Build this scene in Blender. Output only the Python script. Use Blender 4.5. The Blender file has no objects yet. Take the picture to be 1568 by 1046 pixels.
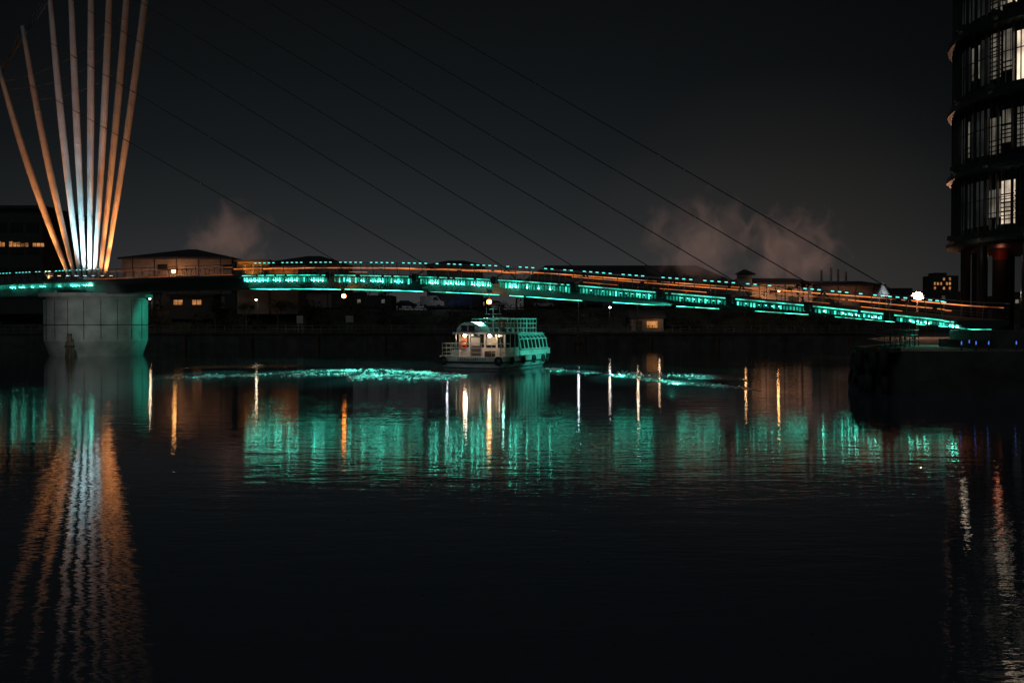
import bpy, math, random, bmesh
from mathutils import Vector, Matrix, noise
random.seed(7)
R=random.random
def U(a,b): return a+(b-a)*R()
scene=bpy.context.scene
scene.view_settings.view_transform='Standard'
scene.view_settings.look='None'
scene.view_settings.exposure=0

# ---------------------------------------------------------------- materials
def pmat(name,col,rough=.6,metal=0,var=.25,vscale=1.5,bump=0,bscale=8,spec=.5):
    m=bpy.data.materials.new(name); m.use_nodes=True
    nt=m.node_tree; b=nt.nodes['Principled BSDF']
    b.inputs['Roughness'].default_value=rough; b.inputs['Metallic'].default_value=metal
    b.inputs['Specular IOR Level'].default_value=spec
    tc=nt.nodes.new('ShaderNodeTexCoord')
    n=nt.nodes.new('ShaderNodeTexNoise'); n.inputs['Scale'].default_value=vscale; n.inputs['Detail'].default_value=5
    nt.links.new(tc.outputs['Object'],n.inputs['Vector'])
    r=nt.nodes.new('ShaderNodeValToRGB')
    r.color_ramp.elements[0].position=.3; r.color_ramp.elements[1].position=.72
    r.color_ramp.elements[0].color=[c*(1-var) for c in col]+[1]
    r.color_ramp.elements[1].color=[min(1,c*(1+var)) for c in col]+[1]
    nt.links.new(n.outputs['Fac'],r.inputs['Fac']); nt.links.new(r.outputs['Color'],b.inputs['Base Color'])
    if bump:
        n2=nt.nodes.new('ShaderNodeTexNoise'); n2.inputs['Scale'].default_value=bscale; n2.inputs['Detail'].default_value=4
        nt.links.new(tc.outputs['Object'],n2.inputs['Vector'])
        bp=nt.nodes.new('ShaderNodeBump'); bp.inputs['Distance'].default_value=bump
        nt.links.new(n2.outputs['Fac'],bp.inputs['Height']); nt.links.new(bp.outputs['Normal'],b.inputs['Normal'])
    return m
def emat(name,col,s,var=0,vscale=1):
    m=bpy.data.materials.new(name); m.use_nodes=True
    nt=m.node_tree; b=nt.nodes['Principled BSDF']
    b.inputs['Base Color'].default_value=[c*.3 for c in col]+[1]
    b.inputs['Emission Color'].default_value=list(col)+[1]
    b.inputs['Emission Strength'].default_value=s
    if var:
        tc=nt.nodes.new('ShaderNodeTexCoord')
        n=nt.nodes.new('ShaderNodeTexNoise'); n.inputs['Scale'].default_value=vscale; n.inputs['Detail'].default_value=3
        nt.links.new(tc.outputs['Object'],n.inputs['Vector'])
        mr=nt.nodes.new('ShaderNodeMapRange'); mr.inputs['From Min'].default_value=.35; mr.inputs['From Max'].default_value=.65
        mr.inputs['To Min'].default_value=s*(1-var); mr.inputs['To Max'].default_value=s*(1+var)
        nt.links.new(n.outputs['Fac'],mr.inputs['Value']); nt.links.new(mr.outputs['Result'],b.inputs['Emission Strength'])
    return m
def watermat(name,d1,d2,rough,sx=.8,sy=2.2,s1=.55,s2=2.6):
    m=bpy.data.materials.new(name); m.use_nodes=True
    nt=m.node_tree; b=nt.nodes['Principled BSDF']
    b.inputs['Base Color'].default_value=(.055,.068,.082,1)
    b.inputs['IOR'].default_value=1.333; b.inputs['Roughness'].default_value=rough
    tc=nt.nodes.new('ShaderNodeTexCoord')
    mp=nt.nodes.new('ShaderNodeMapping'); mp.inputs['Scale'].default_value=(sx,sy,1)
    nt.links.new(tc.outputs['Object'],mp.inputs['Vector'])
    n1=nt.nodes.new('ShaderNodeTexNoise'); n1.inputs['Scale'].default_value=s1; n1.inputs['Detail'].default_value=2; n1.inputs['Distortion'].default_value=.4
    n2=nt.nodes.new('ShaderNodeTexNoise'); n2.inputs['Scale'].default_value=s2; n2.inputs['Detail'].default_value=3
    n3=nt.nodes.new('ShaderNodeTexNoise'); n3.inputs['Scale'].default_value=.05; n3.inputs['Detail'].default_value=3
    nt.links.new(tc.outputs['Object'],n3.inputs['Vector'])
    for n in(n1,n2): nt.links.new(mp.outputs['Vector'],n.inputs['Vector'])
    mr=nt.nodes.new('ShaderNodeMapRange'); mr.inputs['From Min'].default_value=.35; mr.inputs['From Max'].default_value=.65
    mr.inputs['To Min'].default_value=.5; mr.inputs['To Max'].default_value=1.4
    nt.links.new(n3.outputs['Fac'],mr.inputs['Value'])
    mu=nt.nodes.new('ShaderNodeMath'); mu.operation='MULTIPLY'
    nt.links.new(n2.outputs['Fac'],mu.inputs[0]); nt.links.new(mr.outputs['Result'],mu.inputs[1])
    b1=nt.nodes.new('ShaderNodeBump'); b1.inputs['Distance'].default_value=d1
    b2=nt.nodes.new('ShaderNodeBump'); b2.inputs['Distance'].default_value=d2
    nt.links.new(n1.outputs['Fac'],b1.inputs['Height']); nt.links.new(mu.outputs[0],b2.inputs['Height'])
    nt.links.new(b1.outputs['Normal'],b2.inputs['Normal']); nt.links.new(b2.outputs['Normal'],b.inputs['Normal'])
    return m

M={}
M['dark_steel']=pmat('dark_steel',(.05,.055,.06),.45,.3)
M['cable']=pmat('stay_cable_steel',(.03,.032,.035),.7,.1)
M['belly']=pmat('painted_deck_steel',(.10,.10,.10),.5,.1,.2,.6)
M['deck']=pmat('deck_boards',(.12,.09,.07),.7)
M['mast']=pmat('mast_white_paint',(.55,.53,.5),.45,0,.15,.7)
M['concrete']=pmat('pier_concrete',(.36,.35,.34),.8,0,.3,.5,.02,4)
M['stone']=pmat('quay_stone',(.075,.07,.065),.85,0,.5,.6,.05,2)
M['asphalt']=pmat('asphalt',(.05,.05,.05),.9)
M['earth']=pmat('bank_earth',(.035,.04,.025),.95,0,.5,.3)
M['rail']=pmat('galvanised_rail',(.3,.3,.3),.4,.6)
M['leaf']=pmat('winter_foliage',(.045,.05,.03),.8,0,.6,.4)
M['bark']=pmat('bark',(.09,.07,.05),.9)
M['cladding']=pmat('shed_cladding',(.26,.20,.17),.7,0,.3,.35)
M['cladw']=pmat('pale_cladding',(.5,.47,.43),.7,0,.2,.35)
M['roof']=pmat('roof_sheet',(.04,.04,.045),.7,.1,.3,.2)
M['darkclad']=pmat('dark_cladding',(.05,.05,.05),.7)
M['rubber']=pmat('rubber',(.02,.02,.02),.8)
M['glass']=pmat('dark_glass',(.015,.02,.022),.06,0,.2,1,spec=.9)
M['white']=pmat('white_boat_paint',(.48,.48,.47),.35,0,.25,1.2)
M['glint_foam']=pmat('wake_glint_foam',(.78,.8,.8),.9,0,.15,1.2)
M['red']=pmat('red_paint',(.35,.04,.03),.5)
M['timber']=pmat('wet_timber',(.10,.065,.04),.7,0,.5,1.5,.02,5)
M['carwhite']=pmat('car_white',(.4,.4,.4),.3)
M['cardark']=pmat('car_blue',(.03,.05,.12),.3)
M['slab']=pmat('tower_spandrel',(.03,.034,.037),.45,.3)
MINT=(.04,.85,.56)
M['mint']=emat('mint_led',(.07,1,.68),1.15,.7,.9)
M['mintdim']=emat('mint_panel',(.02,.55,.37),.45,.8,1.2)
M['mintdown']=emat('mint_downlight',(.12,1,.70),30,.6,.5)
M['soffit']=emat('soffit_glow',(.05,.9,.6),4.6,.8,.5)  # glow stands in for green lamp light on the deck underside
M['soffit_dim']=emat('soffit_glow_dim',(.05,.9,.6),1.3,.8,.5)
M['teal']=emat('teal_led_dot',(.15,.95,.85),1.5)
M['orange']=emat('sodium_glow_rail',(1,.28,.07),.9,.9,.35)  # emission stands in for sodium light caught on the handrail
M['orangedim']=emat('sodium_glow_rail_dim',(1,.30,.12),.13,.8,.35)  # weaker painted sodium glow for the stretch without lamps
M['navlamp']=emat('orange_nav_light',(1,.28,.04),22)
M['sodium']=emat('sodium_lamp',(1,.42,.12),24)
M['lampw']=emat('warm_white_lamp',(1,.72,.45),22)
M['lampb']=emat('cool_white_lamp',(.75,.85,1),26)
M['led_w']=emat('uplight_lens_warm',(1,.5,.2),4)
M['led_b']=emat('uplight_lens_cyan',(.4,.85,1),4)
M['flood']=emat('flood_lamp',(1,.55,.36),60)
M['winwarm']=emat('lit_window',(1,.78,.57),.9,.7,.55)
M['winorange']=emat('lit_window_orange',(1,.4,.12),.4,.7,.8)
M['windim']=emat('lit_window_dim',(.8,.70,.55),.13,.8,.5)
M['winvdim']=emat('unlit_room_glow',(.6,.62,.6),.013,.8,.5)
M['blue']=emat('blue_led',(.08,.22,1),.9)

# ---------------------------------------------------------------- mesh builder
class B:
    def __init__(s,name): s.name=name; s.v=[]; s.f=[]; s.fm=[]; s.mats=[]
    def mi(s,m):
        if m not in s.mats: s.mats.append(m)
        return s.mats.index(m)
    def add(s,vs,fs,m):
        o=len(s.v); s.v+= [tuple(p) for p in vs]; k=s.mi(m)
        for f in fs: s.f.append([i+o for i in f]); s.fm.append(k)
    def box(s,c,d,m,ax=None):
        c=Vector(c); X,Y,Z=ax if ax else (Vector((1,0,0)),Vector((0,1,0)),Vector((0,0,1)))
        vs=[c+X*(d[0]/2*a)+Y*(d[1]/2*b)+Z*(d[2]/2*e) for a in(-1,1) for b in(-1,1) for e in(-1,1)]
        s.add(vs,[(0,1,3,2),(4,6,7,5),(0,4,5,1),(2,3,7,6),(0,2,6,4),(1,5,7,3)],m)
    def b2(s,x0,x1,y0,y1,z0,z1,m): s.box(((x0+x1)/2,(y0+y1)/2,(z0+z1)/2),(abs(x1-x0),abs(y1-y0),abs(z1-z0)),m)
    def cyl(s,p0,p1,r0,r1,m,n=8,cap=True):
        s.tube([p0,p1],[r0,r1],m,n,cap)
    def tube(s,pts,rs,m,n=8,cap=True):
        pts=[Vector(p) for p in pts]
        if not isinstance(rs,(list,tuple)): rs=[rs]*len(pts)
        vs=[]
        for i,p in enumerate(pts):
            t=(pts[min(i+1,len(pts)-1)]-pts[max(i-1,0)]).normalized()
            a=Vector((0,0,1)) if abs(t.z)<.9 else Vector((1,0,0))
            x=t.cross(a).normalized(); y=t.cross(x)
            for k in range(n):
                th=2*math.pi*k/n; vs.append(p+(x*math.cos(th)+y*math.sin(th))*rs[i])
        fs=[]
        for i in range(len(pts)-1):
            for k in range(n):
                fs.append((i*n+k,i*n+(k+1)%n,(i+1)*n+(k+1)%n,(i+1)*n+k))
        if cap: fs.append(list(range(n))[::-1]); fs.append([(len(pts)-1)*n+k for k in range(n)])
        s.add(vs,fs,m)
    def loft(s,secs,m,cap=True,closed=True):
        n=len(secs[0]); vs=[p for q in secs for p in q]; fs=[]
        for i in range(len(secs)-1):
            for k in range(n if closed else n-1):
                fs.append((i*n+k,i*n+(k+1)%n,(i+1)*n+(k+1)%n,(i+1)*n+k))
        if cap: fs.append(list(range(n))[::-1]); fs.append([(len(secs)-1)*n+k for k in range(n)])
        s.add(vs,fs,m)
    def lathe(s,c,prof,m,n=48):
        secs=[[ (c[0]+r*math.cos(2*math.pi*k/n),c[1]+r*math.sin(2*math.pi*k/n),z) for k in range(n)] for r,z in prof]
        s.loft(secs,m)
    def sph(s,c,r,m,n=10,sz=1):
        secs=[]
        for i in range(1,n//2+1):
            ph=math.pi*i/(n//2+1)
            secs.append([(c[0]+r*math.sin(ph)*math.cos(2*math.pi*k/n),c[1]+r*math.sin(ph)*math.sin(2*math.pi*k/n),c[2]+sz*r*math.cos(ph)) for k in range(n)])
        s.loft(secs,m)
    def torus(s,c,Rr,r,m,axis=(0,1,0),n=16,k=8):
        ax=Vector(axis).normalized(); a=Vector((0,0,1)) if abs(ax.z)<.9 else Vector((1,0,0))
        x=ax.cross(a).normalized(); y=ax.cross(x); vs=[];fs=[]
        for i in range(n):
            d=x*math.cos(2*math.pi*i/n)+y*math.sin(2*math.pi*i/n)
            for j in range(k):
                t=2*math.pi*j/k; vs.append(Vector(c)+d*(Rr+r*math.cos(t))+ax*r*math.sin(t))
        for i in range(n):
            for j in range(k): fs.append((i*k+j,i*k+(j+1)%k,((i+1)%n)*k+(j+1)%k,((i+1)%n)*k+j))
        s.add(vs,fs,m)
    def done(s,parent=None,loc=None,rot=0,smooth=False,fixn=False):
        me=bpy.data.meshes.new(s.name); me.from_pydata(s.v,[],s.f)
        for m in s.mats: me.materials.append(M[m] if isinstance(m,str) else m)
        me.polygons.foreach_set('material_index',s.fm)
        if smooth: me.polygons.foreach_set('use_smooth',[True]*len(me.polygons))
        me.update()
        if fixn:
            bm=bmesh.new(); bm.from_mesh(me); bmesh.ops.recalc_face_normals(bm,faces=bm.faces); bm.to_mesh(me); bm.free()
        o=bpy.data.objects.new(s.name,me); scene.collection.objects.link(o)
        if loc: o.location=loc
        o.rotation_euler[2]=rot
        if parent: o.parent=parent
        return o
def empty(name,loc=(0,0,0),rot=0):
    o=bpy.data.objects.new(name,None); scene.collection.objects.link(o); o.location=loc; o.rotation_euler[2]=rot; return o
def lamp(name,kind,loc,col,P,parent=None,aim=None,size=.3,angle=60,blend=.6):
    l=bpy.data.lights.new(name,kind); l.color=col; l.energy=P
    if kind=='SUN': l.angle=math.radians(size)
    else: l.shadow_soft_size=size
    if kind=='SPOT': l.spot_size=math.radians(angle); l.spot_blend=blend
    o=bpy.data.objects.new(name,l); scene.collection.objects.link(o); o.location=loc
    if aim: o.rotation_euler=(Vector(aim)-Vector(loc)).to_track_quat('-Z','Y').to_euler()
    if parent: o.parent=parent
    return o

# ---------------------------------------------------------------- sky
w=bpy.data.worlds.new('World'); scene.world=w; w.use_nodes=True
nt=w.node_tree; bg=nt.nodes['Background']
tc=nt.nodes.new('ShaderNodeTexCoord'); sp=nt.nodes.new('ShaderNodeSeparateXYZ')
nt.links.new(tc.outputs['Generated'],sp.inputs[0])
rp=nt.nodes.new('ShaderNodeValToRGB'); cr=rp.color_ramp
cr.elements[0].position=0; cr.elements[0].color=(.044,.044,.044,1)
cr.elements[1].position=1; cr.elements[1].color=(.004,.005,.006,1)
for p,c in((.05,(.035,.037,.039,1)),(.10,(.022,.025,.027,1)),(.17,(.0112,.0136,.0152,1)),(.24,(.0072,.0089,.0102,1)),(.32,(.0052,.0064,.0073,1))):
    e=cr.elements.new(p); e.color=c
nt.links.new(sp.outputs['Z'],rp.inputs['Fac'])
dt=nt.nodes.new('ShaderNodeVectorMath'); dt.operation='DOT_PRODUCT'; dt.inputs[1].default_value=Vector((-.06,1,0)).normalized()
nt.links.new(tc.outputs['Generated'],dt.inputs[0])
mr=nt.nodes.new('ShaderNodeMapRange'); mr.inputs['From Min'].default_value=.86; mr.inputs['From Max'].default_value=1
mr.inputs['To Min'].default_value=.42; mr.inputs['To Max'].default_value=1
nt.links.new(dt.outputs['Value'],mr.inputs['Value'])
mx=nt.nodes.new('ShaderNodeVectorMath'); mx.operation='SCALE'
nt.links.new(rp.outputs['Color'],mx.inputs[0]); nt.links.new(mr.outputs['Result'],mx.inputs['Scale'])
dw=nt.nodes.new('ShaderNodeVectorMath'); dw.operation='DOT_PRODUCT'; dw.inputs[1].default_value=Vector((.27,1,.03)).normalized()
nt.links.new(tc.outputs['Generated'],dw.inputs[0])
mw=nt.nodes.new('ShaderNodeMapRange'); mw.inputs['From Min'].default_value=.975; mw.inputs['From Max'].default_value=1; mw.interpolation_type='SMOOTHSTEP'
nt.links.new(dw.outputs['Value'],mw.inputs['Value'])
sw=nt.nodes.new('ShaderNodeVectorMath'); sw.operation='SCALE'; sw.inputs[0].default_value=(.007,.004,.002)
nt.links.new(mw.outputs['Result'],sw.inputs['Scale'])
av=nt.nodes.new('ShaderNodeVectorMath'); av.operation='ADD'
nt.links.new(mx.outputs['Vector'],av.inputs[0]); nt.links.new(sw.outputs['Vector'],av.inputs[1])
nt.links.new(av.outputs['Vector'],bg.inputs['Color']); bg.inputs['Strength'].default_value=.9
lamp('shadow_fill_sun','SUN',(0,0,60),(.84,.92,1),.14,aim=(25,40,0),size=25)  # added soft fill that lifts the water and dark surfaces

# ---------------------------------------------------------------- water and land
M['water']=watermat('river_water',.0095,.0050,.02)
b=B('water'); b.add([(-700,-60,0),(700,-60,0),(700,700,0),(-700,700,0)],[(0,1,2,3)],'water'); b.done()

b=B('ground'); prof=[(180,-2),(180.2,2.2),(186,2.4),(191,3.6),(195,5.8),(199,7),(216,7.1),(270,7.3),(600,8),(4000,9)]
xs=[-2500,-900,-400]+[-260+6*i for i in range(90)]+[400,900,2500]
secs=[]
for x in xs:
    row=[]
    for i,(y,z) in enumerate(prof):
        dz=noise.noise(Vector((x*.08,y*.1,0)))*.7 if 2<i<6 else 0
        row.append((x,y,z+dz))
    secs.append(row)
b.loft(secs,'earth',cap=False,closed=False); b.done()
b=B('road'); b.add([(-260,201,7.35),(260,201,7.35),(260,213,7.4),(-260,213,7.4)],[(0,1,2,3)],'asphalt'); b.done()
b=B('quay_wall')
for i in range(66):
    x=-200+i*6
    b.b2(x,x+5.94,179.5,180.6,-1,2.25+U(-.03,.03),'stone')
    if i%2: b.b2(x+2.6,x+3.2,179.1,179.5,-1,2.0,'timber')
b.b2(-200,196,179.3,181.0,2.3,2.6,'stone')
b.done()
b=B('quay_railing')
for i in range(150):
    x=-110+i*1.6
    b.b2(x-.04,x+.04,181.4,181.48,2.6,3.8,'rail')
for z in(3.2,3.8): b.b2(-110,130,181.41,181.47,z-.03,z+.03,'rail')
b.done()
b=B('viewing_quay'); b.b2(-60,18,-40,2.6,-2,2.35,'stone'); b.b2(-60,18,2.2,2.7,2.35,2.5,'concrete'); b.done()

# ---------------------------------------------------------------- bridge
C=[(-96,148,9.0),(-81.7,141.5,9.3),(-69.9,136,9.5),(-58.3,130,9.6),(-37.5,118.3,9.6),(-24.1,110.5,9.5),(-11.1,103.3,9.05),(1.0,97,8.3),(12.9,90.6,7.1),(25.1,82,5.7),(31.9,73.5,4.6),(33.4,70.5,4.3),(34.5,67,4.0)]
C=[Vector(c) for c in C]
path=[]
for i in range(1,len(C)-2):
    p0,p1,p2,p3=C[i-1:i+3]
    for k in range(24):
        t=k/24
        path.append(.5*((2*p1)+(p2-p0)*t+(2*p0-5*p1+4*p2-p3)*t*t+(3*p1-p0-3*p2+p3)*t**3))
path.append(C[-2])
L=[0]
for i in range(1,len(path)): L.append(L[-1]+(path[i]-path[i-1]).length)
TOT=L[-1]
def at(s):
    s=max(0,min(TOT-.001,s))
    lo,hi=0,len(L)-1
    while hi-lo>1:
        m=(lo+hi)//2
        if L[m]<=s: lo=m
        else: hi=m
    f=(s-L[lo])/(L[hi]-L[lo]); p=path[lo].lerp(path[hi],f)
    t=(path[hi]-path[lo]).normalized()
    n=Vector((t.y,-t.x,0)).normalized()
    return p,t,n
def s_of_x(x):
    best=min(range(len(path)),key=lambda i:abs(path[i].x-x)); return L[best]
UP=Vector((0,0,1))
def off(s,n_,z_):
    p,t,n=at(s); return p+n*n_+UP*z_
bridge=empty('cable_stayed_footbridge')
b=B('deck_girder'); secs=[]
ns=150
def dep(x): return 1.55 if x<5 else 1.55-(x-5)/28*.9
for i in range(ns+1):
    s=TOT*i/ns; p,t,n=at(s)
    x=p.x; d=dep(x)
    if x<-40: d=1.55+min(1,(-40-x)/12)*.3
    q=[(2.3,0),(2.42,-.08),(2.38,-.28),(1.55,-.28-.42*min(1,d)),(1.15,-d),(-1.15,-d),(-1.55,-.28-.42*min(1,d)),(-2.38,-.28),(-2.42,-.08),(-2.3,0)]
    secs.append([p+n*a+UP*z for a,z in q])
b.loft(secs,'belly'); b.done(bridge)
b=B('deck_surface')
b.loft([[off(TOT*i/ns,2.2,.004),off(TOT*i/ns,-2.2,.004)] for i in range(ns+1)],'deck',cap=False,closed=False); b.done(bridge)
anch=[s_of_x(x) for x in(-17.9,-8.6,-.6,6.9,14.2,20.1,25.6,30.2)]
b=B('railings')
s=0
while s<TOT-1:
    for side in(1,-1):
        a=off(s,2.28*side,0); c=off(s,2.5*side,1.15)
        b.tube([a,c],.035,'rail',5)
    s+=1.5
for side in(1,-1):
    for z,r in((1.15,.035),(.85,.012),(.62,.012),(.4,.012),(.2,.012)):
        b.tube([off(TOT*k/200,(2.28+.2*z)*side,z) for k in range(201)],r,'rail',5)
b.done(bridge)
sL=s_of_x(-24.1-4.7)
sP=s_of_x(-52.0)
lz=[(s_of_x(-69.5),sP),(sL,TOT-.3)]
led=B('handrail_led_dots'); war=B('handrail_sodium_glow'); pan=B('fascia_light_panels'); dn=B('soffit_downlights'); sof=B('soffit_glow_panels')
for (a0,a1) in [(0,s_of_x(-50)),(sL+2,TOT-.4)]:
    s=a0; k=0
    while s<a1:
        if k%6 not in (5,) and R()<.9:
            p,t,n=at(s)
            led.box(p+n*2.53+UP*1.2,(.26,.06,.07),'teal',(t,n,UP))
        s+=.66; k+=1
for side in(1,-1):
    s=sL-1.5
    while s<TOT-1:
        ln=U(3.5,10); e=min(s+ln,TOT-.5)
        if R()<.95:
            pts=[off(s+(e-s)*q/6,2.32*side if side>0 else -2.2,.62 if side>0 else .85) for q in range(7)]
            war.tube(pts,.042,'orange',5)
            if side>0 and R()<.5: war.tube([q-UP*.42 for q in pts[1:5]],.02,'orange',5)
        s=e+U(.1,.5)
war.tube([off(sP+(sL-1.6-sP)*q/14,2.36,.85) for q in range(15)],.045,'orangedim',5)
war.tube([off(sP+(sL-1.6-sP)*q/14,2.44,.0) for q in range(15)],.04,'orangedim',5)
def near_anchor(s): return min(abs(s-a) for a in anch)
for zi,(a0,a1) in enumerate(lz):
    s=a0;k=0
    while s<a1:
        p,t,n=at(s)
        if near_anchor(s)<.45: s+=.30; k+=1; continue
        x=p.x
        fn=(n*.28-UP*.96).normalized(); slope=t.cross(fn).normalized()
        if R()<.92 and zi==1: pan.box(p+n*2.43-UP*.16,(.26,.03,.08),'mint',(t,n,UP))
        h=(.60 if x<5 else max(.26,.60-(x-5)/28*.34))*U(.8,1)
        pan.box(p+n*2.2-UP*(.32+h/2),(.16,.03,h),'mintdim' if (R()<.70 or zi==0) else 'mint',(t,n,UP))
        far=near_anchor(s)
        if far>1.0:
            if k%2==0 and R()<(.70 if zi else .4):
                dn.box(p+n*1.8-UP*(.70 if x<5 else .52),(.22,.40,.03),'mintdown',(t,slope,fn))
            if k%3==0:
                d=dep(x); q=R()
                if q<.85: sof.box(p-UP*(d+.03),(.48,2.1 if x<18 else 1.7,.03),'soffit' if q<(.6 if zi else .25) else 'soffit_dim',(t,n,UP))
        s+=.30; k+=1
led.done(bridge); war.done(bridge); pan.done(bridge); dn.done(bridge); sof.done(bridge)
# masts
tips=[(-67.5,37.8),(-64.1,43),(-60.4,48.1),(-57.5,51.5),(-54.5,54.5),(-51.5,57.5),(-48.5,60),(-45.1,62.6)]
b=B('fanned_masts'); T=[]
for i,(tx,tz) in enumerate(tips):
    bx=-57.9+i*.74; by=130.6-.25*i
    base=Vector((bx,by,9.9)); tip=Vector((tx,131.5-.45*i,tz)); T.append(tip)
    bow=(i-3.5)/3.5*.5
    pts=[];rs=[]
    for k in range(17):
        f=k/16; p=base.lerp(tip,f)+Vector((bow*math.sin(math.pi*f),0,0)); pts.append(p)
        rs.append(.19+.25*math.sin(math.pi*min(1,f*.9+.04))**.9)
    b.tube(pts,rs,'mast',14)
    for f in(.18,.42,.66):
        p=base.lerp(tip,f)+Vector((bow*math.sin(math.pi*f),0,0)); r=.21+.25*math.sin(math.pi*(f*.9+.04))**.9
        b.cyl(p-UP*.05,p+UP*.05,r,r,'mast',14)
b.done(bridge,smooth=True)
b=B('mast_base')
b.lathe((-55.3,129.8),[(3.6,9.4),(3.6,9.75),(3.2,9.9),(2.9,9.95)],'belly',40)
b.done(bridge)
b=B('stay_cables')
for i,s in enumerate(anch):
    e=off(s,0,1.0); b.tube([T[i],e],.045,'cable',5)
    for side in(1,-1):
        b.tube([e,off(s,2.4*side,-.1)],.07,'dark_steel',5)
        p,t,n=at(s)
        b.box(p+n*(2.55*side)-UP*.2,(.5,.5,.7),'dark_steel',(t,n,UP))
for i,tp in enumerate(T):
    e=Vector((-84-2.6*i,142+i*.8,9.5)); b.tube([tp,e],.04,'cable',5)
for q in range(3):
    a,c=T[0]-UP*(2+q),T[7]-UP*(14+4*q)
    b.tube([a.lerp(c,k/12)-UP*(3*math.sin(math.pi*k/12)) for k in range(13)],.035,'cable',5)
b.done(bridge)
b=B('concrete_pier')
b.lathe((-54.3,130.2),[(5.55,-2),(5.65,0),(6.3,1.9),(6.35,7.2),(6.1,7.25),(6.1,7.45),(6.9,7.5),(6.9,7.95)],'concrete',64)
b.lathe((-54.3,130.2),[(5.0,7.9),(5.0,8.4)],'dark_steel',40)
for k in range(10):
    a=-math.pi*(.05+.1*k); c=(-54.3+6.36*math.cos(a),130.2+6.36*math.sin(a))
    b.box((c[0],c[1],4.6),(.05,.05,5),'dark_steel')
b.lathe((-54.3,130.2),[(6.36,3.9),(6.38,3.92),(6.38,3.97),(6.36,4.0)],'dark_steel',64)
b.done(bridge)
b=B('mast_uplight_housings')
for i in range(8):
    x=-59.2+i*1.1; b.box((x,127.9,10.0),(.5,.4,.4),'dark_steel'); b.box((x,127.9,10.22),(.36,.28,.03),'led_w' if i in(0,1,6,7) else 'led_b')
b.done(bridge)
W_=(1,.34,.10); CY=(.30,.80,1.0)
lamp('uplight_a','SPOT',(-60.2,126.9,10.3),W_,7500,bridge,aim=(-60.4,130,19),angle=50)
lamp('uplight_b','SPOT',(-58.6,125.0,10.3),W_,6000,bridge,aim=(-61.4,130,23),angle=32)
lamp('uplight_c','SPOT',(-50.6,126.6,10.3),W_,7500,bridge,aim=(-51.0,129,19),angle=50)
lamp('uplight_c2','SPOT',(-51.0,125.0,10.3),W_,6500,bridge,aim=(-50.0,129,24),angle=32)
lamp('uplight_base_l','SPOT',(-59.6,127.6,9.9),W_,2400,bridge,aim=(-58.2,130.4,14),angle=75)
lamp('uplight_base_r','SPOT',(-51.2,126.6,9.9),W_,2200,bridge,aim=(-52.5,129,14),angle=75)
lamp('uplight_d','SPOT',(-55.2,126.4,10.0),CY,17000,bridge,aim=(-55.4,130,16),angle=46)
lamp('uplight_e','SPOT',(-54.6,127.0,9.9),(.7,.9,1),6000,bridge,aim=(-55.0,130,13.5),angle=60)
lamp('uplight_high_l','SPOT',(-58.5,121.6,10.6),(1,.48,.30),2400,bridge,aim=(-61,130,36),angle=38)
lamp('uplight_high_r','SPOT',(-50.5,119.0,10.2),(1,.48,.28),3200,bridge,aim=(-50,129,38),angle=38)
lamp('uplight_high_c','SPOT',(-54,120.4,10.6),(.45,.75,1),5500,bridge,aim=(-56,129,30),angle=26)
lamp('pier_green_light','SPOT',(-38.5,127.5,8.0),MINT,2400,bridge,aim=(-48,131.5,4),angle=50)
lamp('pier_wash','SPOT',(-50,111,6),(.9,.95,.9),1050,bridge,aim=(-54,126,5),angle=60)
b=B('navigation_lights')
for s in(s_of_x(-16.9),s_of_x(-1.7)):
    p=off(s,1.6,-2.15); b.cyl(p+UP*1.2,p,.05,.05,'dark_steel',6); b.sph(p-UP*.15,.24,'navlamp',10)
b.done(bridge)
lamp('span_green_flood_a','SPOT',off(s_of_x(15),1.5,-1.2),(.08,.95,.68),7500,bridge,aim=(2.6,96,2.0),angle=50)
fl=B('added_wake_light_boxes')
for i,(lx,wx,wy,ang,P) in enumerate([(-22,-25,76,15,90000),(-17,-20.3,79,16,80000),(-13,-16.3,86,20,56000),(-8,-12,87,22,56000),(-5,-8.8,79.5,17,95000),(-1.5,-5.2,78.5,18,95000),(6.5,5,86,30,16000),(10.5,8.6,77,20,30000),(15,11.6,68,13,60000),(17,13.5,78,24,22000),(-12,-13.5,78.5,15,60000)]):
    p=off(s_of_x(lx),1.6,-1.55 if lx<5 else -1.1); lamp('added_wake_light',"SPOT",p,(.12,1,.74),P,bridge,aim=(wx,wy-1.5,0),angle=ang,blend=.5,size=.12)  # added green spots on the deck to brighten the wake
    fl.box(p+UP*.3,(.5,.35,.3),'dark_steel')
fl.done(bridge)

# ---------------------------------------------------------------- boat
boat=empty('river_cruise_boat',(-3.6,87.6,0),math.radians(68)); boat.scale=(1.08,1.10,1.1)
def Lp(u,v,z): return Vector((u,-v,z))
st=[(0,2.75,1.05),(1,2.95,1.05),(4,3,1.05),(8,2.95,1.1),(10.5,2.6,1.2),(12.3,1.85,1.35),(13.5,.9,1.5),(14.2,.12,1.6)]
h=B('hull'); secs=[]
for u,wd,dz in st:
    q=[(wd*.55,-.5),(wd*.82,-.1),(wd*.93,.25),(wd,.6),(wd,dz)]
    secs.append([Lp(u,a,z) for a,z in q]+[Lp(u,-a,z) for a,z in q[::-1]])
h.loft(secs,'white')
for sg in(1,-1):
    h.tube([Lp(u,sg*(wd+.03),.62) for u,wd,dz in st],.07,'rubber',6)
    h.tube([Lp(u,sg*(wd+.02),dz+.02) for u,wd,dz in st],.06,'white',6)
    h.tube([Lp(u,sg*(wd*.9+.03),.18) for u,wd,dz in st],.05,'cardark',6)
h.tube([Lp(-.04,-2.75,.62),Lp(-.04,2.75,.62)],.07,'rubber',6)
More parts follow.
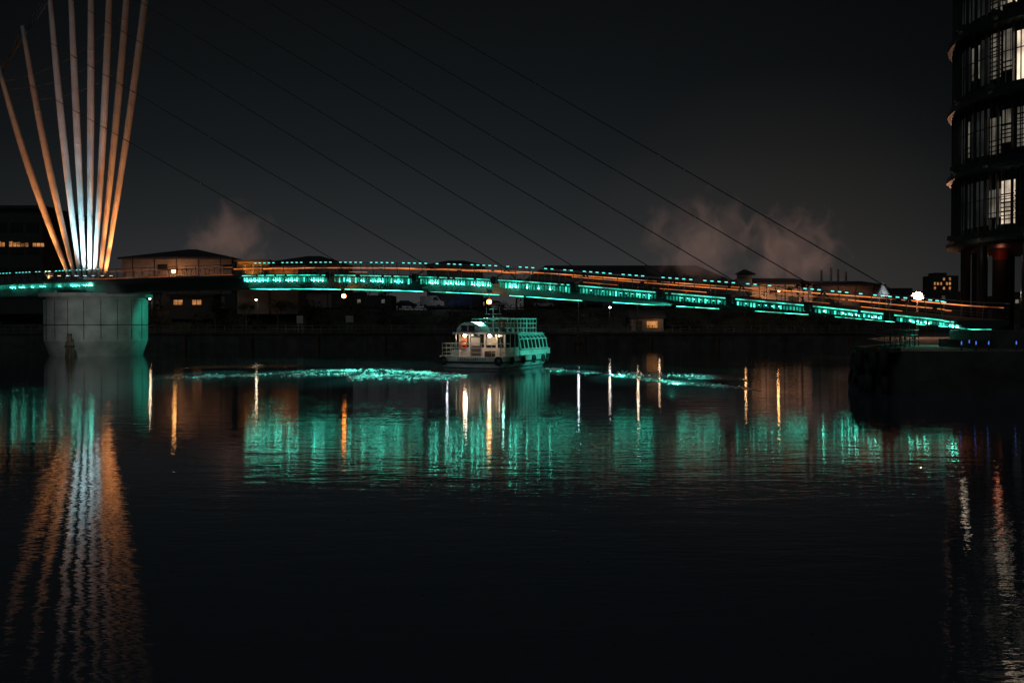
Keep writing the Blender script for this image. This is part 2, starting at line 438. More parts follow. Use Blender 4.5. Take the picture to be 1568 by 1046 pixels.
h.tube([Lp(-.04,-2.5,.18),Lp(-.04,2.5,.18)],.05,'cardark',6)
h.done(boat)
c=B('fenders')
for u,v in((1.2,3.08),(3.6,3.13),(6.2,3.1),(8.8,2.98),(11.2,2.45),(13,1.5)):
    c.torus(Lp(u,v,.75),.26,.1,'rubber',(0,1,0)); 
c.torus(Lp(-.12,2.4,.75),.26,.1,'rubber',(1,0,0)); c.torus(Lp(-.12,-2.4,.75),.26,.1,'rubber',(1,0,0))
c.done(boat)
c=B('stern_lettering')
random.seed(3)
x=-1.1
while x<1.3:
    wd=U(.08,.16); c.box(Lp(-.06,x,.86),(.012,wd,.16),'cardark'); 
    if R()<.6: c.box(Lp(-.07,x,.86),(.012,wd*.4,.07),'white')
    x+=wd+.07
c.done(boat)
c=B('aft_cabin')
u0,u1,v0,v1=1.5,4.6,-1.75,2.35
c.b2(u0,u1,-v0,-v1,1.05,1.75,'white')
c.b2(u0+.08,u1-.08,-v0-.08,-v1+.08,1.75,2.85,'glass')
for v in(v0+.06,v0+.95,v0+1.75,.55,v1-.75,v1-.06):
    c.b2(u0-.01,u0+.13,-v-.07,-v+.07,1.75,2.85,'white')
c.b2(u0-.02,u0+.1,-.2,.75,1.05,2.7,'darkclad')
c.b2(u0-.04,u0-.02,-.12,.65,1.9,2.55,'windim')
c.b2(u0+.03,u0+.07,1.05,1.6,1.95,2.6,'winorange'); c.b2(u0+.03,u0+.07,-1.5,-.7,1.95,2.6,'windim')
for u in(u0+.06,u0+1.1,u0+2.1,u1-.06):
    for v in(v0,v1): c.b2(u-.06,u+.06,-v-.02,-v+.02,1.75,2.85,'white')
c.b2(u0-.9,u1,-v0+.15,-v1-.15,2.85,3.0,'white')
for v in(v0+.1,v1-.1): c.tube([Lp(u0-.8,v,1.05),Lp(u0-.8,v,2.85)],.04,'rail',6)
ar=[]
for u in(1.3,1.5,3.2,3.5):
    k=1 if 1.4<u<3.4 else .9
    ar.append([Lp(u,-.85+1.15*math.cos(a)*k,3.0+.85*math.sin(a)*k) for a in [math.pi*j/10 for j in range(11)]])
c.loft(ar,'white')
c.b2(1.24,1.28,.25,.8,3.12,3.55,'glass'); c.b2(1.24,1.28,.9,1.45,3.12,3.55,'glass')
c.done(boat)
c=B('saloon')
c.b2(4.6,12.2,-2.4,2.4,1.05,1.55,'white')
pr=[(2.45,1.5),(2.45,1.6),(2.3,2.45),(2.0,2.72),(1.2,2.85)]
def pq(u,k=1): return [Lp(u,a*k,z) for a,z in pr]+[Lp(u,-a*k,z) for a,z in pr[::-1]]
c.loft([pq(4.62),pq(11.2),pq(12.0,.93),pq(12.6,.75)],'glass')
def pq2(u): return [Lp(u,a*1.015,z+.02) for a,z in pr]+[Lp(u,-a*1.015,z+.02) for a,z in pr[::-1]]
for i in range(8):
    u=4.65+i*.93; c.loft([pq2(u),pq2(u+.13)],'white')
c.b2(4.6,11.3,-2.0,2.0,2.86,2.94,'white')
for sg in(1,-1):
    c.tube([Lp(4.6,sg*2.36,2.42),Lp(11.3,sg*2.36,2.42)],.05,'white',6); c.tube([Lp(4.6,sg*2.08,2.76),Lp(11.3,sg*2.08,2.76)],.05,'white',6)
    c.tube([Lp(4.6,sg*2.50,1.58),Lp(11.3,sg*2.50,1.58)],.05,'white',6)
c.done(boat)
c=B('railings')
def rail(pts,z0,h):
    for q in(h,h*.66,h*.33):
        c.tube([Vector((p[0],-p[1],z0+q)) for p in pts],.034 if q==h else .022,'white',5)
    for i in range(len(pts)-1):
        a=Vector((pts[i][0],-pts[i][1],z0)); d=Vector((pts[i+1][0],-pts[i+1][1],z0)); n=max(1,int((d-a).length/.8))
        for k in range(n+1): p=a.lerp(d,k/n); c.tube([p,p+UP*h],.028,'white',5)
rail([(2.6,2.4),(2.6,-.0)],3.0,1.15); rail([(2.6,2.4),(9.6,2.0)],2.98,1.15); rail([(9.6,2.0),(9.6,-1.6)],2.95,1.15); rail([(9.6,-1.6),(3.8,-1.6)],2.95,1.15)
rail([(.1,2.6),(.1,-2.6)],1.05,1.05); rail([(.1,-2.6),(4.5,-2.85)],1.05,1.05); rail([(.1,2.6),(1.4,2.8)],1.05,1.05)
rail([(12.6,1.5),(14,.2),(12.6,-1.5)],1.45,.8)
c.tube([Lp(-.1,0,1.05),Lp(-.25,0,2.7),Lp(-.75,0,2.85)],.035,'white',6); c.sph(Lp(-.8,0,2.8),.04,'led_w',8)  # stern post and bulb added to carry the transom light
c.done(boat)
c=B('mast_and_fittings')
c.tube([Lp(3.6,.4,3),Lp(3.6,.4,5.2)],[.07,.04],'white',8)
c.tube([Lp(3.6,-.3,4.5),Lp(3.6,1.1,4.5)],.03,'white',6); c.tube([Lp(3.6,.05,4.9),Lp(3.6,.75,4.9)],.03,'white',6)
c.box(Lp(3.4,.4,4.15),(.25,.9,.12),'white')
c.tube([Lp(3.6,1.0,4.5),Lp(3.6,1.0,5.1)],.015,'white',5); c.tube([Lp(3.6,-.2,4.5),Lp(3.6,-.2,4.95)],.015,'white',5)
for k in range(5): c.tube([Lp(3.6,.4,4.8),Lp(3.0+k*.4,-1.5+k,3.0)],.012,'dark_steel',4)
c.torus(Lp(1.42,-1.3,2.0),.28,.07,'red',(1,0,0)); c.torus(Lp(2.52,1.6,3.6),.28,.07,'red',(1,0,0))
for u in(4.5,5.7,6.9,8.1): c.b2(u,u+.4,-1.4,1.1,3.35,3.42,'timber'); c.b2(u,u+.06,-1.4,1.1,3.42,3.85,'timber'); c.b2(u+.1,u+.3,-1.3,-1.2,2.95,3.35,'rail'); c.b2(u+.1,u+.3,.9,1.0,2.95,3.35,'rail')
c.b2(.4,1.0,-1.7,-1.0,1.05,1.5,'timber'); c.b2(.5,1.1,1.3,2.0,1.05,1.55,'white')
c.cyl(Lp(13.2,0,1.5),Lp(13.2,0,1.85),.1,.13,'dark_steel',8)
c.sph(Lp(.85,-.95,2.72),.14,'lampw',8); c.sph(Lp(.85,1.25,2.72),.14,'lampw',8); c.sph(Lp(1.35,1.9,2.72),.07,'lampw',8)
c.done(boat)
lamp('aft_deck_lamp','POINT',Lp(.75,-.95,2.55),(1,.70,.48),20,boat,size=.1)
lamp('aft_deck_lamp_b','POINT',Lp(.75,1.25,2.55),(1,.62,.38),24,boat,size=.1)
lamp('added_transom_light','POINT',Lp(-.95,0,2.65),(1,.82,.75),26,boat,size=.1)  # added light to brighten the transom
lamp('upper_deck_lamp','POINT',Lp(3.9,1.2,4.2),(.35,1,.8),22,boat,size=.1)

# wake
M['wake']=watermat('wake_water',.03,.02,.08,1,1.6,1.2,5)
def walk(pts,st_):
    pts=[Vector((x,y,0)) for x,y in pts]; tot=sum((pts[i+1]-pts[i]).length for i in range(len(pts)-1)); out=[]
    n=int(tot/st_)
    for i in range(n+1):
        d=tot*i/n; k=0
        while k<len(pts)-2 and d>(pts[k+1]-pts[k]).length: d-=(pts[k+1]-pts[k]).length; k+=1
        t=(pts[k+1]-pts[k]).normalized(); out.append((pts[k]+t*d,i/n))
    return out
def strip(bb,pts,wid,amp):
    m=int(wid/.22); secs=[]
    for p,fi in walk(pts,.25):
        env=math.sin(math.pi*fi)**.5
        row=[]
        for j in range(m+1):
            f=j/m*2-1; q=p+Vector((0,1,0))*(f*wid/2)
            e=(1-f*f)*env
            e*=max(0,.45+1.3*noise.noise(Vector((q.x*.18,q.y*.35,3))))
            z=noise.noise(Vector((q.x*.7,q.y*1.3,0)))*.6+noise.noise(Vector((q.x*1.9,q.y*2.6,7)))*.35
            row.append((q.x,q.y,.012+max(0,(z+.45))*amp*e))
        secs.append(row)
    bb.loft(secs,'wake',cap=False,closed=False)
bb=B('boat_wake')
A1=[(-26.5,75.3),(-23.5,75.6),(-20.7,78.2),(-18,83.5),(-14.9,86.2),(-11,86.8),(-7.9,83.5),(-5.5,80)]
A2=[(-12,76.0),(-8.5,76.8),(-5.0,75.5),(-3.6,79)]
A3=[(3.6,90),(4.3,86),(8,79),(11,69),(15,62)]
A4=[(9,82),(13,78),(17,74)]
strip(bb,A1,6,.10); strip(bb,A2,8,.14); strip(bb,A3,5,.10); strip(bb,A4,9,.06)
strip(bb,[(-30,93),(-20,96),(-9,93)],8,.05); strip(bb,[(-15,79),(-10,80),(-6,80)],6,.08)
random.seed(55)
def glint_foam(pts,wid,dens,core,big):  # added foam lumps stand in for green glints on the ripples
    for p,fi in walk(pts,.12):
        nz=noise.noise(Vector((p.x*.45,p.y*.3,9)))
        amt=dens*max(0,.25+1.9*nz+core(fi))
        k=int(amt)+(1 if R()<amt-int(amt) else 0)
        for _ in range(k):
            dx=random.gauss(0,.35); dy=random.gauss(0,wid*.24)
            q=p+Vector((dx,dy,0)); sx=U(.06,.30)*big; sy=U(.1,.35)*big; hh=U(.015,.05)*big
            bb.add([(q.x-sx,q.y,.0),(q.x-sx*.3,q.y-sy,.0),(q.x+sx*.5,q.y-sy*.8,0),(q.x+sx,q.y,0),(q.x+sx*.2,q.y+sy,0),(q.x-sx*.2+U(-.05,.05),q.y,hh+.03),(q.x+sx*.3,q.y+.05,hh*U(.6,1)+.03)],
                   [(0,1,5),(1,2,6,5),(2,3,6),(3,4,6),(4,5,6),(4,0,5)],'glint_foam')
glint_foam(A1,4.6,4.0,lambda f:.6*math.exp(-((f-.12)/.1)**2)+.3*math.exp(-((f-.95)/.1)**2),.9)
glint_foam(A2,8.0,8.0,lambda f:.0+.9*math.sin(math.pi*f)**2,1.15)
glint_foam([(-24,78),(-14,80),(-8,80)],6,1.8,lambda f:0,.7)
glint_foam(A3,2.8,3.0,lambda f:.6*math.exp(-((f-.62)/.16)**2),.85)
glint_foam(A4,8,1.7,lambda f:0,.65)
bb.done()

# ---------------------------------------------------------------- right quay and tower
b=B('quayside')
outline=[(22.4,57.5),(21.7,59.5),(22.2,63),(28.5,71),(38.5,108),(76,179.2),(300,179.2),(300,30),(34,30),(31,56.8)]
b.loft([[(x,y,-2) for x,y in outline],[(x,y,2.45) for x,y in outline]],'stone')
co=[(22.2,57.3),(21.4,59.5),(22.0,63.2),(28.3,71.2)]
for i in range(len(co)-1):
    a=Vector((*co[i],2.5)); d=Vector((*co[i+1],2.5)); t=(d-a).normalized(); n=Vector((t.y,-t.x,0))
    b.box((a+d)/2,((d-a).length,.5,.28),'timber',(t,n,UP))
b.done()
b=B('tyre_fenders')
for x,y in((21.55,59.2),(21.35,60.4),(21.75,61.9),(22.0,63.0),(21.9,58.0),(22.9,64.6),(24.3,66.4)):
    a=U(-.3,.3)
    b.torus((x-.25,y,1.75+U(-.12,.12)),.60,.24,'rubber',(1,-.3+a,0),20,10)
    b.torus((x-.22,y+.15,.45+U(-.12,.12)),.60,.24,'rubber',(1,-.2-a,0),20,10)
b.done(smooth=True)
b=B('quayside_railing')
pts=[(23.2,59),(23.4,62.5),(29.2,71.5),(32.5,84),(38.8,106)]
for i in range(1,len(pts)-1):
    a=Vector((*pts[i],2.45)); d=Vector((*pts[i+1],2.45)); n=int((d-a).length/1.5)
    for k in range(n+1):
        p=a.lerp(d,k/n); b.tube([p,p+UP*1.15],.035,'dark_steel',5)
    for z in(1.15,.8,.45): b.tube([a+UP*z,d+UP*z],.03,'dark_steel',5)
b.done()
b=B('blue_marker_lights')
for x,y in((26.6,58.9),(27.6,59.2),(28.4,59.3),(30.2,59.6),(29.4,64)):
    b.cyl((x,y,2.45),(x,y,2.8),.05,.05,'dark_steel',6); b.cyl((x,y,2.8),(x,y,3.0),.03,.03,'blue',6)
b.done()
b=B('bridge_landing'); b.b2(31.2,40,64,71,2.45,3.6,'stone'); b.b2(30,31.2,65,70,2.45,3.0,'stone'); b.done()

tower=empty('round_glass_tower'); cx,cy,RR=45,75,11
b=B('columns')
for k in range(14):
    a=2*math.pi*k/14+.06+math.pi; b.cyl((cx+9.9*math.cos(a),cy+9.9*math.sin(a),2.4),(cx+9.9*math.cos(a),cy+9.9*math.sin(a),9.9),.37,.37,'slab',16)
b.cyl((38.0,77.6,9.0),(38.0,77.6,9.9),.55,.55,'red',16); b.cyl((38.0,77.6,2.4),(38.0,77.6,9.0),.55,.55,'darkclad',16)
b.lathe((cx,cy),[(6,2.4),(6,9.9)],'glass',40)
b.done(tower)
b=B('floor_slabs'); 
for k in range(8):
    z=9.8+5.15*k; b.lathe((cx,cy),[(RR-.5,z),(RR+.30,z+.15),(RR+.38,z+.45),(RR+.1,z+.55),(RR+.05,z+.95),(RR-.6,z+1.0)],'slab',72)
b.lathe((cx,cy),[(RR-2,51.2),(RR-2,52)],'slab',48)
b.done(tower,smooth=False)
b=B('facade_glass'); lit=B('lit_rooms'); mu=B('mullions_and_blinds')
N=56
random.seed(21)
for k in range(7):
    z0=9.8+5.15*k+1.0; z1=9.8+5.15*(k+1)+.0
    for j in range(N):
        a0=2*math.pi*j/N; a1=2*math.pi*(j+1)/N
        p0=Vector((cx+RR*.975*math.cos(a0),cy+RR*.975*math.sin(a0),0)); p1=Vector((cx+RR*.975*math.cos(a1),cy+RR*.975*math.sin(a1),0))
        t=(p1-p0).normalized(); mid=(p0+p1)/2; n=Vector((math.cos((a0+a1)/2),math.sin((a0+a1)/2),0))
        ang=math.degrees((a0+a1)/2)%360
        litp=.2
        if 192<ang<262: litp=.95
        if ang>262: litp=.5
        isl=R()<litp
        wdt=(p1-p0).length; hz=z1-z0
        b.box(mid+UP*((z0+z1)/2)-n*.25,(wdt,.04,hz),'glass',(t,n,UP))
        if isl:
            top=U(.7,.96); bot=U(.02,.3)
            mt='winwarm' if (R()<.72 and ang>200) else 'windim'
            x0=-.5+U(.02,.12)
            while x0<.42:
                ww=U(.2,.5); x1=min(.48,x0+ww)
                if R()<.88: lit.box(mid+t*(wdt*(x0+x1)/2)+UP*(z0+hz*(top+bot)/2)-n*.2,(wdt*(x1-x0),.03,hz*(top-bot)),mt if R()<.8 else 'windim',(t,n,UP))
                x0=x1+U(.04,.10)
            if R()<.7:
                q=z0+hz*bot; lim=z0+hz*top*U(.4,1)
                while q<lim:
                    mu.box(mid+UP*q-n*.12,(wdt*.95,.04,U(.05,.11)),'slab',(t,n,UP)); q+=U(.24,.42)
        else: lit.box(mid+UP*(z0+hz*.5)-n*.2,(wdt*.9,.03,hz*.8),'winvdim',(t,n,UP))
        for f in(0,.5):
            pp=p0.lerp(p1,f); mu.box(pp+UP*((z0+z1)/2)+n*.15,(.07 if f==0 else .04,.22 if f==0 else .10,hz+.2),'slab',(t,n,UP))
        mu.box(mid+UP*(z0+hz*.55),(wdt,.08,.06),'slab',(t,n,UP))
    for ang in(178,196,214,232):
        a=math.radians(ang+k*2); p=Vector((cx+(RR+.75)*math.cos(a),cy+(RR+.75)*math.sin(a),9.8+5.15*k+.7))
        mu.box(p,(.5,.5,.35),'slab'); mu.sph(p-UP*.3,.2,'rail',8)
b.done(tower); lit.done(tower); mu.done(tower)
lamp('lobby_lamp','POINT',(37.2,75.9,9.3),(1,.3,.15),7,tower,size=.2)
lamp('facade_lamp','POINT',(33.3,73,9.3),(1,.8,.6),7,tower,size=.2)

# ---------------------------------------------------------------- far-bank buildings
def hip(name,x0,x1,y0,y1,zb,ze,zr,wall='cladding',roof='roof',ridge=.3,doors=True,over=.6):
    b=B(name); b.b2(x0,x1,y0,y1,zb-1,ze,wall)
    xm=(x1-x0)*ridge; ym=(y0+y1)/2
    a=[(x0-over,y0-over,ze),(x1+over,y0-over,ze),(x1+over,y1+over,ze),(x0-over,y1+over,ze),(x0+xm,ym,zr),(x1-xm,ym,zr)]
    b.add(a,[(0,1,5,4),(1,2,5),(2,3,4,5),(3,0,4),(3,2,1,0)],roof)
    b.b2(x0-over,x1+over,y0-over-.1,y0-over,ze-.35,ze+.05,roof)
    n=int((x1-x0)/4)
    for i in range(n):
        x=x0+(i+.5)*(x1-x0)/n
        b.b2(x-.08,x+.08,y0-.1,y0-.002,zb,ze-.3,roof)
        if doors and i%2==0: b.b2(x+.8,x+3.0,y0-.06,y0-.003,zb,zb+3.2,'darkclad')
        if i%3==1: b.b2(x+.6,x+2.6,y0-.07,y0-.004,ze-2.4,ze-1.4,'glass')
    b.b2(x0,x1,y0-1.0,y0-.12,ze-5.2,ze-5.0,'darkclad')  # ledge added to shade the lower wall from the lamps
    return b
hip('warehouse',-78.3,-56.3,200,220,7,17.4,19.8,ridge=.46).done()
hip('depot_building',-49,-35.5,204,222,7,16.8,18.6,'cladding',ridge=.4).done()
hip('brick_warehouse',-17.6,-6.4,206,222,7,16.3,17.7,'darkclad',ridge=.35).done()
hip('large_industrial_shed',3,51.0,232,262,7,14.0,18.6,'darkclad',ridge=.11).done()
hip('pale_warehouse',50.6,67,222,240,7,13.2,14.7,'cladw',ridge=.1).done()
hip('factory_building',68,84,226,244,7,13.0,14.2,'cladding',ridge=.1).done()
b=hip('stair_tower_building',50.3,53,220,223,7,15.2,16.2,'cladw',ridge=.4,doors=False); b.done()
b=B('lit_loading_bay')
b.b2(-52.4,-46.4,190,198,6,15.9,'cladding'); b.b2(-52.9,-46,189.2,199,15.9,16.3,'roof')
for i in range(4): b.b2(-52.2+i*1.5,-51.1+i*1.5,189.93,189.99,13.3,15.3,'darkclad')
b.b2(-46.4,-41,191,198,6,14.8,'cladding'); b.b2(-46.3,-40.6,190.5,198.5,14.8,15.1,'roof')
b.b2(-53,-41,187,189.9,11.9,12.1,'darkclad')  # added ledge, keeps the sodium light off the wall below
b.done()
def wall_up(name,x,y,z,col,P,tx,ty,tz,ang=120): lamp(name,'SPOT',(x,y,z),col,P,aim=(tx,ty,tz),angle=ang,blend=.5,size=.3)
wall_up('loading_bay_sodium',-50,187.6,13.2,(1,.36,.06),1050,-49.5,190,16.2,105)
wall_up('depot_sodium',-43.5,188.2,12.9,(1,.30,.06),350,-43,204,17,120)
wall_up('warehouse_sodium',-67,196,12.9,(1,.50,.28),420,-67,200,16,130)
wall_up('warehouse_sodium_b',-75,196,12.9,(1,.55,.35),190,-74,200,16,130)
wall_up('warehouse_sodium_c',-60,196,12.9,(1,.5,.28),190,-60,200,16,130)
wall_up('pale_warehouse_lamp',56,218,9.8,(1,.42,.18),480,57,222,12.5,130)
wall_up('pale_warehouse_lamp_b',64,218,9.8,(1,.42,.2),280,64,222,12.5,130)
wall_up('factory_lamp',76,222,9.8,(1,.45,.25),180,76,226,12.5,130)
b=B('chimney_stacks')
for x,h_ in((70.8,3.0),(73,3.6),(74.6,3.2),(76.4,2.7)):
    b.cyl((x,228,13.5),(x,228,14+h_-.6),.28,.22,'cladding',10)
b.done()
b=B('fabric_canopy')
N=12
xx=78.9
b.loft([[(xx+r*math.cos(2*math.pi*k/N),212+r*math.sin(2*math.pi*k/N),z) for k in range(N)] for r,z in((1.9,9.8),(1.1,10.9),(.5,12.0),(.1,12.9))],'white')
for a in(45,135,225,315): b.cyl((xx+1.8*math.cos(math.radians(a)),212+1.8*math.sin(math.radians(a)),7),(xx+1.8*math.cos(math.radians(a)),212+1.8*math.sin(math.radians(a)),9.9),.08,.08,'rail',6)
b.done()
lamp('canopy_lamp','POINT',(78.5,208.5,10.2),(.8,.9,1),300,size=.3)
b=B('office_block'); b.b2(-128,-89.5,190,212,6,26,'darkclad'); b.b2(-129,-89,189.5,212.5,26,26.6,'roof')
for k in range(4):
    z=9+k*4.2
    for i in range(12):
        x=-126+i*3.05
        b.b2(x,x+2.3,189.9,189.97,z,z+1.7,'glass')
random.seed(5)
for i in range(14):
    x=-99.5+i*.75
    if R()<.9: b.b2(x,x+.6,189.86,189.93,18.8,19.4+U(0,.4),'winorange')
b.done()
b=B('riverside_kiosk'); b.b2(-66,-57.5,192,197,5,9.6,'darkclad'); b.b2(-66.5,-57,191.5,197.5,9.6,9.9,'roof')
for x in(-65.2,-61.6): 
    b.b2(x,x+1.7,191.9,191.97,7.8,8.7,'winorange'); b.b2(x+.8,x+.9,191.84,191.9,7.6,9.0,'darkclad')
b.done()
b=B('boathouse'); b.b2(22.5,28.5,187.5,193,2.4,5.2,'cladding')
b.add([(22,187,5.2),(29,187,5.2),(29,193.5,5.2),(22,193.5,5.2),(22,190.2,6.6),(29,190.2,6.6)],[(0,1,5,4),(2,3,4,5),(1,2,5),(3,0,4),(0,3,2,1)],'roof')
b.b2(23.3,24.5,187.42,187.49,2.6,4.7,'darkclad'); b.b2(25.4,27.4,187.42,187.49,3.4,4.6,'winorange'); b.done()
lamp('boathouse_lamp','POINT',(27.5,185.6,5.6),(1,.62,.35),40,size=.2)
b=B('apartment_tower'); b.b2(211,224,500,512,8,28.5,'darkclad'); b.b2(213,219,502,510,28.5,30,'roof')
random.seed(9)
for k in range(8):
    for i in range(8):
        z=10+k*2.3; x=211.8+i*1.5
        b.b2(x,x+.9,499.9,499.97,z,z+1.3,'winorange' if R()<.25 else 'glass')
b.done()
random.seed(12)
for i in range(14):
    x=-240+i*36+U(-8,8); ww=U(14,30); hh=U(12,15)
    b=B('distant_building'); b.b2(x,x+ww,330,345,7,hh,'darkclad'); b.b2(x+2,x+ww*.4,332,340,hh,hh+1.2,'roof')
    for q in range(int(ww/2)): 
        if R()<.25: b.b2(x+q*2+.4,x+q*2+1.5,329.9,329.97,hh-2.6,hh-1.4,'windim')
    b.done()

def street_lamp(x,y,zb,h_,mat,P=0,col=(1,.6,.3),r=.2):
    b=B('street_lamp'); b.cyl((0,0,0),(0,0,h_),.09,.05,'dark_steel',8); b.cyl((0,0,0),(0,0,.9),.14,.12,'dark_steel',8)
    b.tube([(0,0,h_),(0,-.3,h_+.25),(0,-.9,h_+.3)],.04,'dark_steel',6); b.box((0,-1.1,h_+.32),(.36,.6,.12),'dark_steel')
    b.sph((0,-1.1,h_+.12),r,mat,10,.7)
    o=b.done(loc=(x,y,zb))
    if P: lamp('lamp_glow','POINT',(0,-1.1,h_-.35),col,P,o,size=.2)
O=(1,.42,.12); Wm=(1,.75,.5); Cb=(.75,.85,1)
for a in [(-66.5,184,2.4,6.2,'lampw',60,Wm),(-47,184,2.4,6.0,'lampw',50,Wm),(12.4,186,2.6,6.0,'lampb',60,Cb),(18,184,2.4,4.6,'lampb',40,Wm),
          (23.2,184,2.4,6.4,'lampw',70,Wm),(43,184,2.4,6.0,'lampw',50,O,.15),(49,184,2.4,7.6,'sodium',90,O),(-5,200.5,7.3,4.0,'lampw',0,Wm,.11),(2.5,200.5,7.3,3.2,'lampw',0,O,.08)]:
    street_lamp(*a)
b=B('wall_flood_light'); b.box((-67.5,199.2,14.6),(.6,.5,.4),'dark_steel'); b.sph((-67.5,198.8,14.6),.40,'sodium',10); b.tube([(-67.5,200,14.8),(-67.5,199.2,14.7)],.06,'dark_steel',6); b.done()
b=B('flood_light_mast'); b.cyl((0,0,0),(0,0,4.9),.14,.08,'dark_steel',8); b.box((0,0,5.0),(1.6,.2,.2),'dark_steel')
b.sph((0,-.3,4.95),.50,'flood',14); b.sph((.5,-.25,4.75),.16,'flood',8); b.sph((-.5,-.25,5.15),.14,'flood',8)
o=b.done(loc=(48.8,120,2.45)); lamp('flood_glow','POINT',(0,-1.0,4.9),(1,.45,.25),1500,o,size=.3)
def vehicle(name,x,y,z,van,mat,rot=0):
    b=B(name)
    if van: P_=[(-2.4,.4),(-2.4,2.2),(-2.2,2.4),(.9,2.4),(1.6,1.5),(2.4,1.2),(2.5,.4)]
    else: P_=[(-2.1,.35),(-2.15,.9),(-1.7,1.0),(-1.2,1.45),(.4,1.48),(1.1,1.0),(2.0,.85),(2.15,.35)]
    b.loft([[(px,sy,pz) for px,pz in P_] for sy in(-.88,.88)],mat)
    g=[(.3,1.5),(.3,2.2),(.95,2.2),(1.45,1.5)] if van else [(-1.45,1.02),(-1.1,1.38),(.35,1.4),(.85,1.02)]
    b.loft([[(px,sy,pz) for px,pz in g] for sy in(-.9,.9)],'glass')
    for wx in(-1.35,1.35):
        for sy in(-.8,.8): b.cyl((wx,sy-.12,.34),(wx,sy+.12,.34),.34,.34,'rubber',14)
    b.box((2.3 if van else 2.1,-.6,.75),(.15,.3,.15),'glass'); b.done(loc=(x,y,z),rot=rot)
vehicle('parked_van',-16.2,202.5,7.38,True,'carwhite'); vehicle('parked_van',-10.4,203,7.38,True,'cardark',math.pi)
vehicle('parked_car',-3.2,203,7.38,False,'carwhite'); vehicle('parked_car',6.5,203,7.38,False,'carwhite'); vehicle('parked_car',20.5,203,7.38,False,'cardark')
vehicle('parked_car',-21.5,203,7.38,False,'cardark')
lamp('road_lamp','POINT',(-13,199.5,11),(.8,.85,1),70,size=.2)
random.seed(33)
b=B('riverside_shrubs')
def leafclump(b,c,rx,rz,n,sz):
    vs=[];fs=[]
    for _ in range(n):
        d=Vector((random.gauss(0,1),random.gauss(0,1),random.gauss(0,1))); d.normalize(); d*=R()**.4
        p=Vector(c)+Vector((d.x*rx,d.y*rx*.7,d.z*rz)); a=Vector((U(-1,1),U(-1,1),U(-1,1))).normalized(); e=a.orthogonal().normalized(); f=a.cross(e)
        o=len(vs); q=sz*U(.5,1.4); vs+=[p+e*q,p+f*q*.6,p-e*q,p-f*q*.6]; fs.append((o,o+1,o+2,o+3))
    b.add(vs,fs,'leaf')
for i in range(190):
    x=U(-110,75); y=U(188,199); z=2.4+(y-186)*.36
    leafclump(b,(x,y,z+U(.2,.9)),U(1,2.6),U(.7,1.9),80,.22)
b.done()
def tree(x,y,z,h_,seed,leaf=True):
    random.seed(seed); b=B('bare_tree')
    def br(p,d,l,r,dep):
        q=p+d*l*.5+Vector((U(-1,1),U(-1,1),0))*l*.06; e=p+d*l
        b.tube([p,q,e],[r,r*.8,r*.6],'bark',5,False)
        if dep==0:
            if leaf: leafclump(b,e,.5,.4,7,.13)
            return
        for k in range(3 if dep>1 else 4):
            nd=(d+Vector((U(-1,1),U(-1,1),U(-.25,.7)))*.75).normalized(); br(p.lerp(e,U(.6,1)),nd,l*U(.55,.75),r*.55,dep-1)
    br(Vector((0,0,0)),UP,h_*.38,h_*.03,4); b.done(loc=(x,y,z))
for i,(x,y,h_) in enumerate([(-33,199,6),(-29,199,7),(-25,200,6),(1,199.6,7.5),(5,199.3,6.5),(9,199.8,7),(14.5,199.2,6),(27,200,7),(33,199,7.5),(37,200,6.5),(58,199,7),(-84,199,8),(-70,198,6),(-56,188,7),(-50,187,7),(-44,187.5,7.5),(-39,188,6.5)]):
    tree(x,y,6.8 if y>190 else 2.4,h_,40+i)
b=B('information_board'); b.b2(-39.5,-38.3,182.6,182.7,4.2,5.6,'cladw'); b.b2(-39.3,-39.2,182.71,182.8,2.5,4.2,'rail'); b.b2(-38.6,-38.5,182.71,182.8,2.5,4.2,'rail'); b.done()
b=B('information_board'); b.b2(-30.5,-29.1,182.6,182.7,4.4,5.6,'cladw'); b.b2(-30.3,-30.2,182.71,182.8,2.5,4.4,'rail'); b.b2(-29.4,-29.3,182.71,182.8,2.5,4.4,'rail'); b.done()
def dolphin(x,y,h_,r):
    b=B('mooring_post'); b.cyl((0,0,-2),(0,0,h_),r,r*.92,'timber',14); b.cyl((0,0,h_),(0,0,h_+.18),r*1.12,r*.9,'dark_steel',14)
    b.cyl((r*1.7,0,-2),(r*1.1,0,h_*.7),r*.5,r*.5,'timber',10); b.cyl((-r*1.7,0,-2),(-r*1.1,0,h_*.7),r*.5,r*.5,'timber',10); b.box((0,0,h_*.5),(r*3.4,r*2.1,.25),'dark_steel'); b.done(loc=(x,y,0))
dolphin(10.9,165,2.0,.42); dolphin(-54.0,121.5,2.7,.3)
random.seed(77); b=B('floating_leaves')
for i in range(260):
    y=U(11,70); x=U(-.55,.55)*y; a=U(0,6.28); q=U(.02,.06)
    b.add([(x+q*math.cos(a+k*1.57)*(1 if k%2 else .5),y+q*math.sin(a+k*1.57)*(1 if k%2 else .5),.006) for k in range(4)],[(0,1,2,3)],'timber')
b.done()
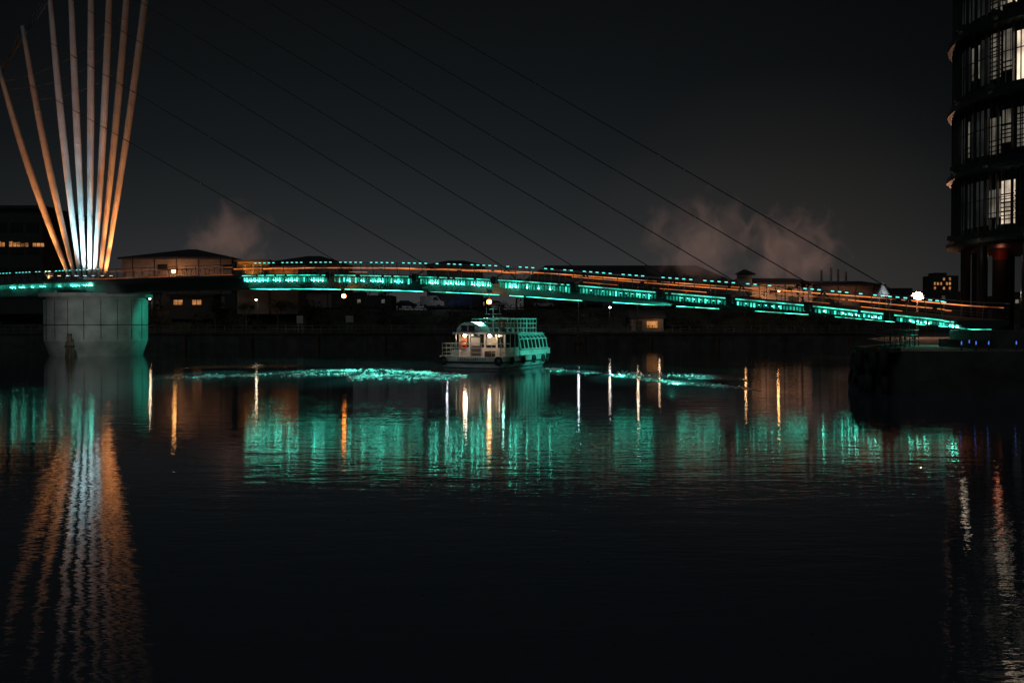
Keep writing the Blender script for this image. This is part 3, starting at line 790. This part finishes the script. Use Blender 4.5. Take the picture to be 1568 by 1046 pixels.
def steam(x0,x1,y,z0,z1,dens,seed,col):
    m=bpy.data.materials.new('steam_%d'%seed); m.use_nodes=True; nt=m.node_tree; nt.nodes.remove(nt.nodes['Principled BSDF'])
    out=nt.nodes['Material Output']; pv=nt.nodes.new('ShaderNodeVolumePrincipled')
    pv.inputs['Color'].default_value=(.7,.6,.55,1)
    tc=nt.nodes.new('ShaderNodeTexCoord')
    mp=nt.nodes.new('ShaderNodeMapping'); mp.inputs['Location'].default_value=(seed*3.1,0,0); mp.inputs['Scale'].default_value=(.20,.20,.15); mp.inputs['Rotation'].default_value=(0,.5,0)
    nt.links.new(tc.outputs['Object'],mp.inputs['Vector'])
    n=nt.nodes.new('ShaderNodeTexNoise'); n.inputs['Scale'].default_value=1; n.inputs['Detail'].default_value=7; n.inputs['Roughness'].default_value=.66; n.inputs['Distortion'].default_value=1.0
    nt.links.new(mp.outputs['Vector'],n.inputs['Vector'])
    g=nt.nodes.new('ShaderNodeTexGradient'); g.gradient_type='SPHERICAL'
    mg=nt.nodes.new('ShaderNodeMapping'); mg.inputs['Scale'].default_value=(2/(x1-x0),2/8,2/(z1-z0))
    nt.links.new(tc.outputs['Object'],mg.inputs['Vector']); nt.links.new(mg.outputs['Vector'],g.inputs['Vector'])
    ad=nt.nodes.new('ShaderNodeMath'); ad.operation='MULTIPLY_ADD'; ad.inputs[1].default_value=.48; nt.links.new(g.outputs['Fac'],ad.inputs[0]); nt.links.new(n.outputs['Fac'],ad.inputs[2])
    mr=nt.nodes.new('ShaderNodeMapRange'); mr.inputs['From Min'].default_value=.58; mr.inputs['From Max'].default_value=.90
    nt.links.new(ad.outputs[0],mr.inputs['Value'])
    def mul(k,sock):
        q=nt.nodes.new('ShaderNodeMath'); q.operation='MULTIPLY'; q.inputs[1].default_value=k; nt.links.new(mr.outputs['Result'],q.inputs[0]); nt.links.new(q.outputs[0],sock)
    mul(.05,pv.inputs['Density']); mul(dens,pv.inputs['Emission Strength']); pv.inputs['Emission Color'].default_value=(*col,1)  # emission stands in for city light on the steam
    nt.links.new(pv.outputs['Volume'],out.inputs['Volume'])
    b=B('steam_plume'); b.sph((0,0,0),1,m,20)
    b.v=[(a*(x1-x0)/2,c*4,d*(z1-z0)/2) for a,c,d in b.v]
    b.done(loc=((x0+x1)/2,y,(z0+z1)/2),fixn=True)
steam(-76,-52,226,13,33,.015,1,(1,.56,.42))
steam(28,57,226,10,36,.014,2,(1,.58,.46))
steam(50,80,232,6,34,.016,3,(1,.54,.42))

# ---------------------------------------------------------------- camera
cam=bpy.data.cameras.new('camera'); cam.lens=35; cam.sensor_width=36; cam.clip_end=6000; cam.clip_start=.1
co=bpy.data.objects.new('camera',cam); scene.collection.objects.link(co); co.location=(0,0,4.0)
co.rotation_euler=(math.radians(90-.98),0,0); scene.camera=co
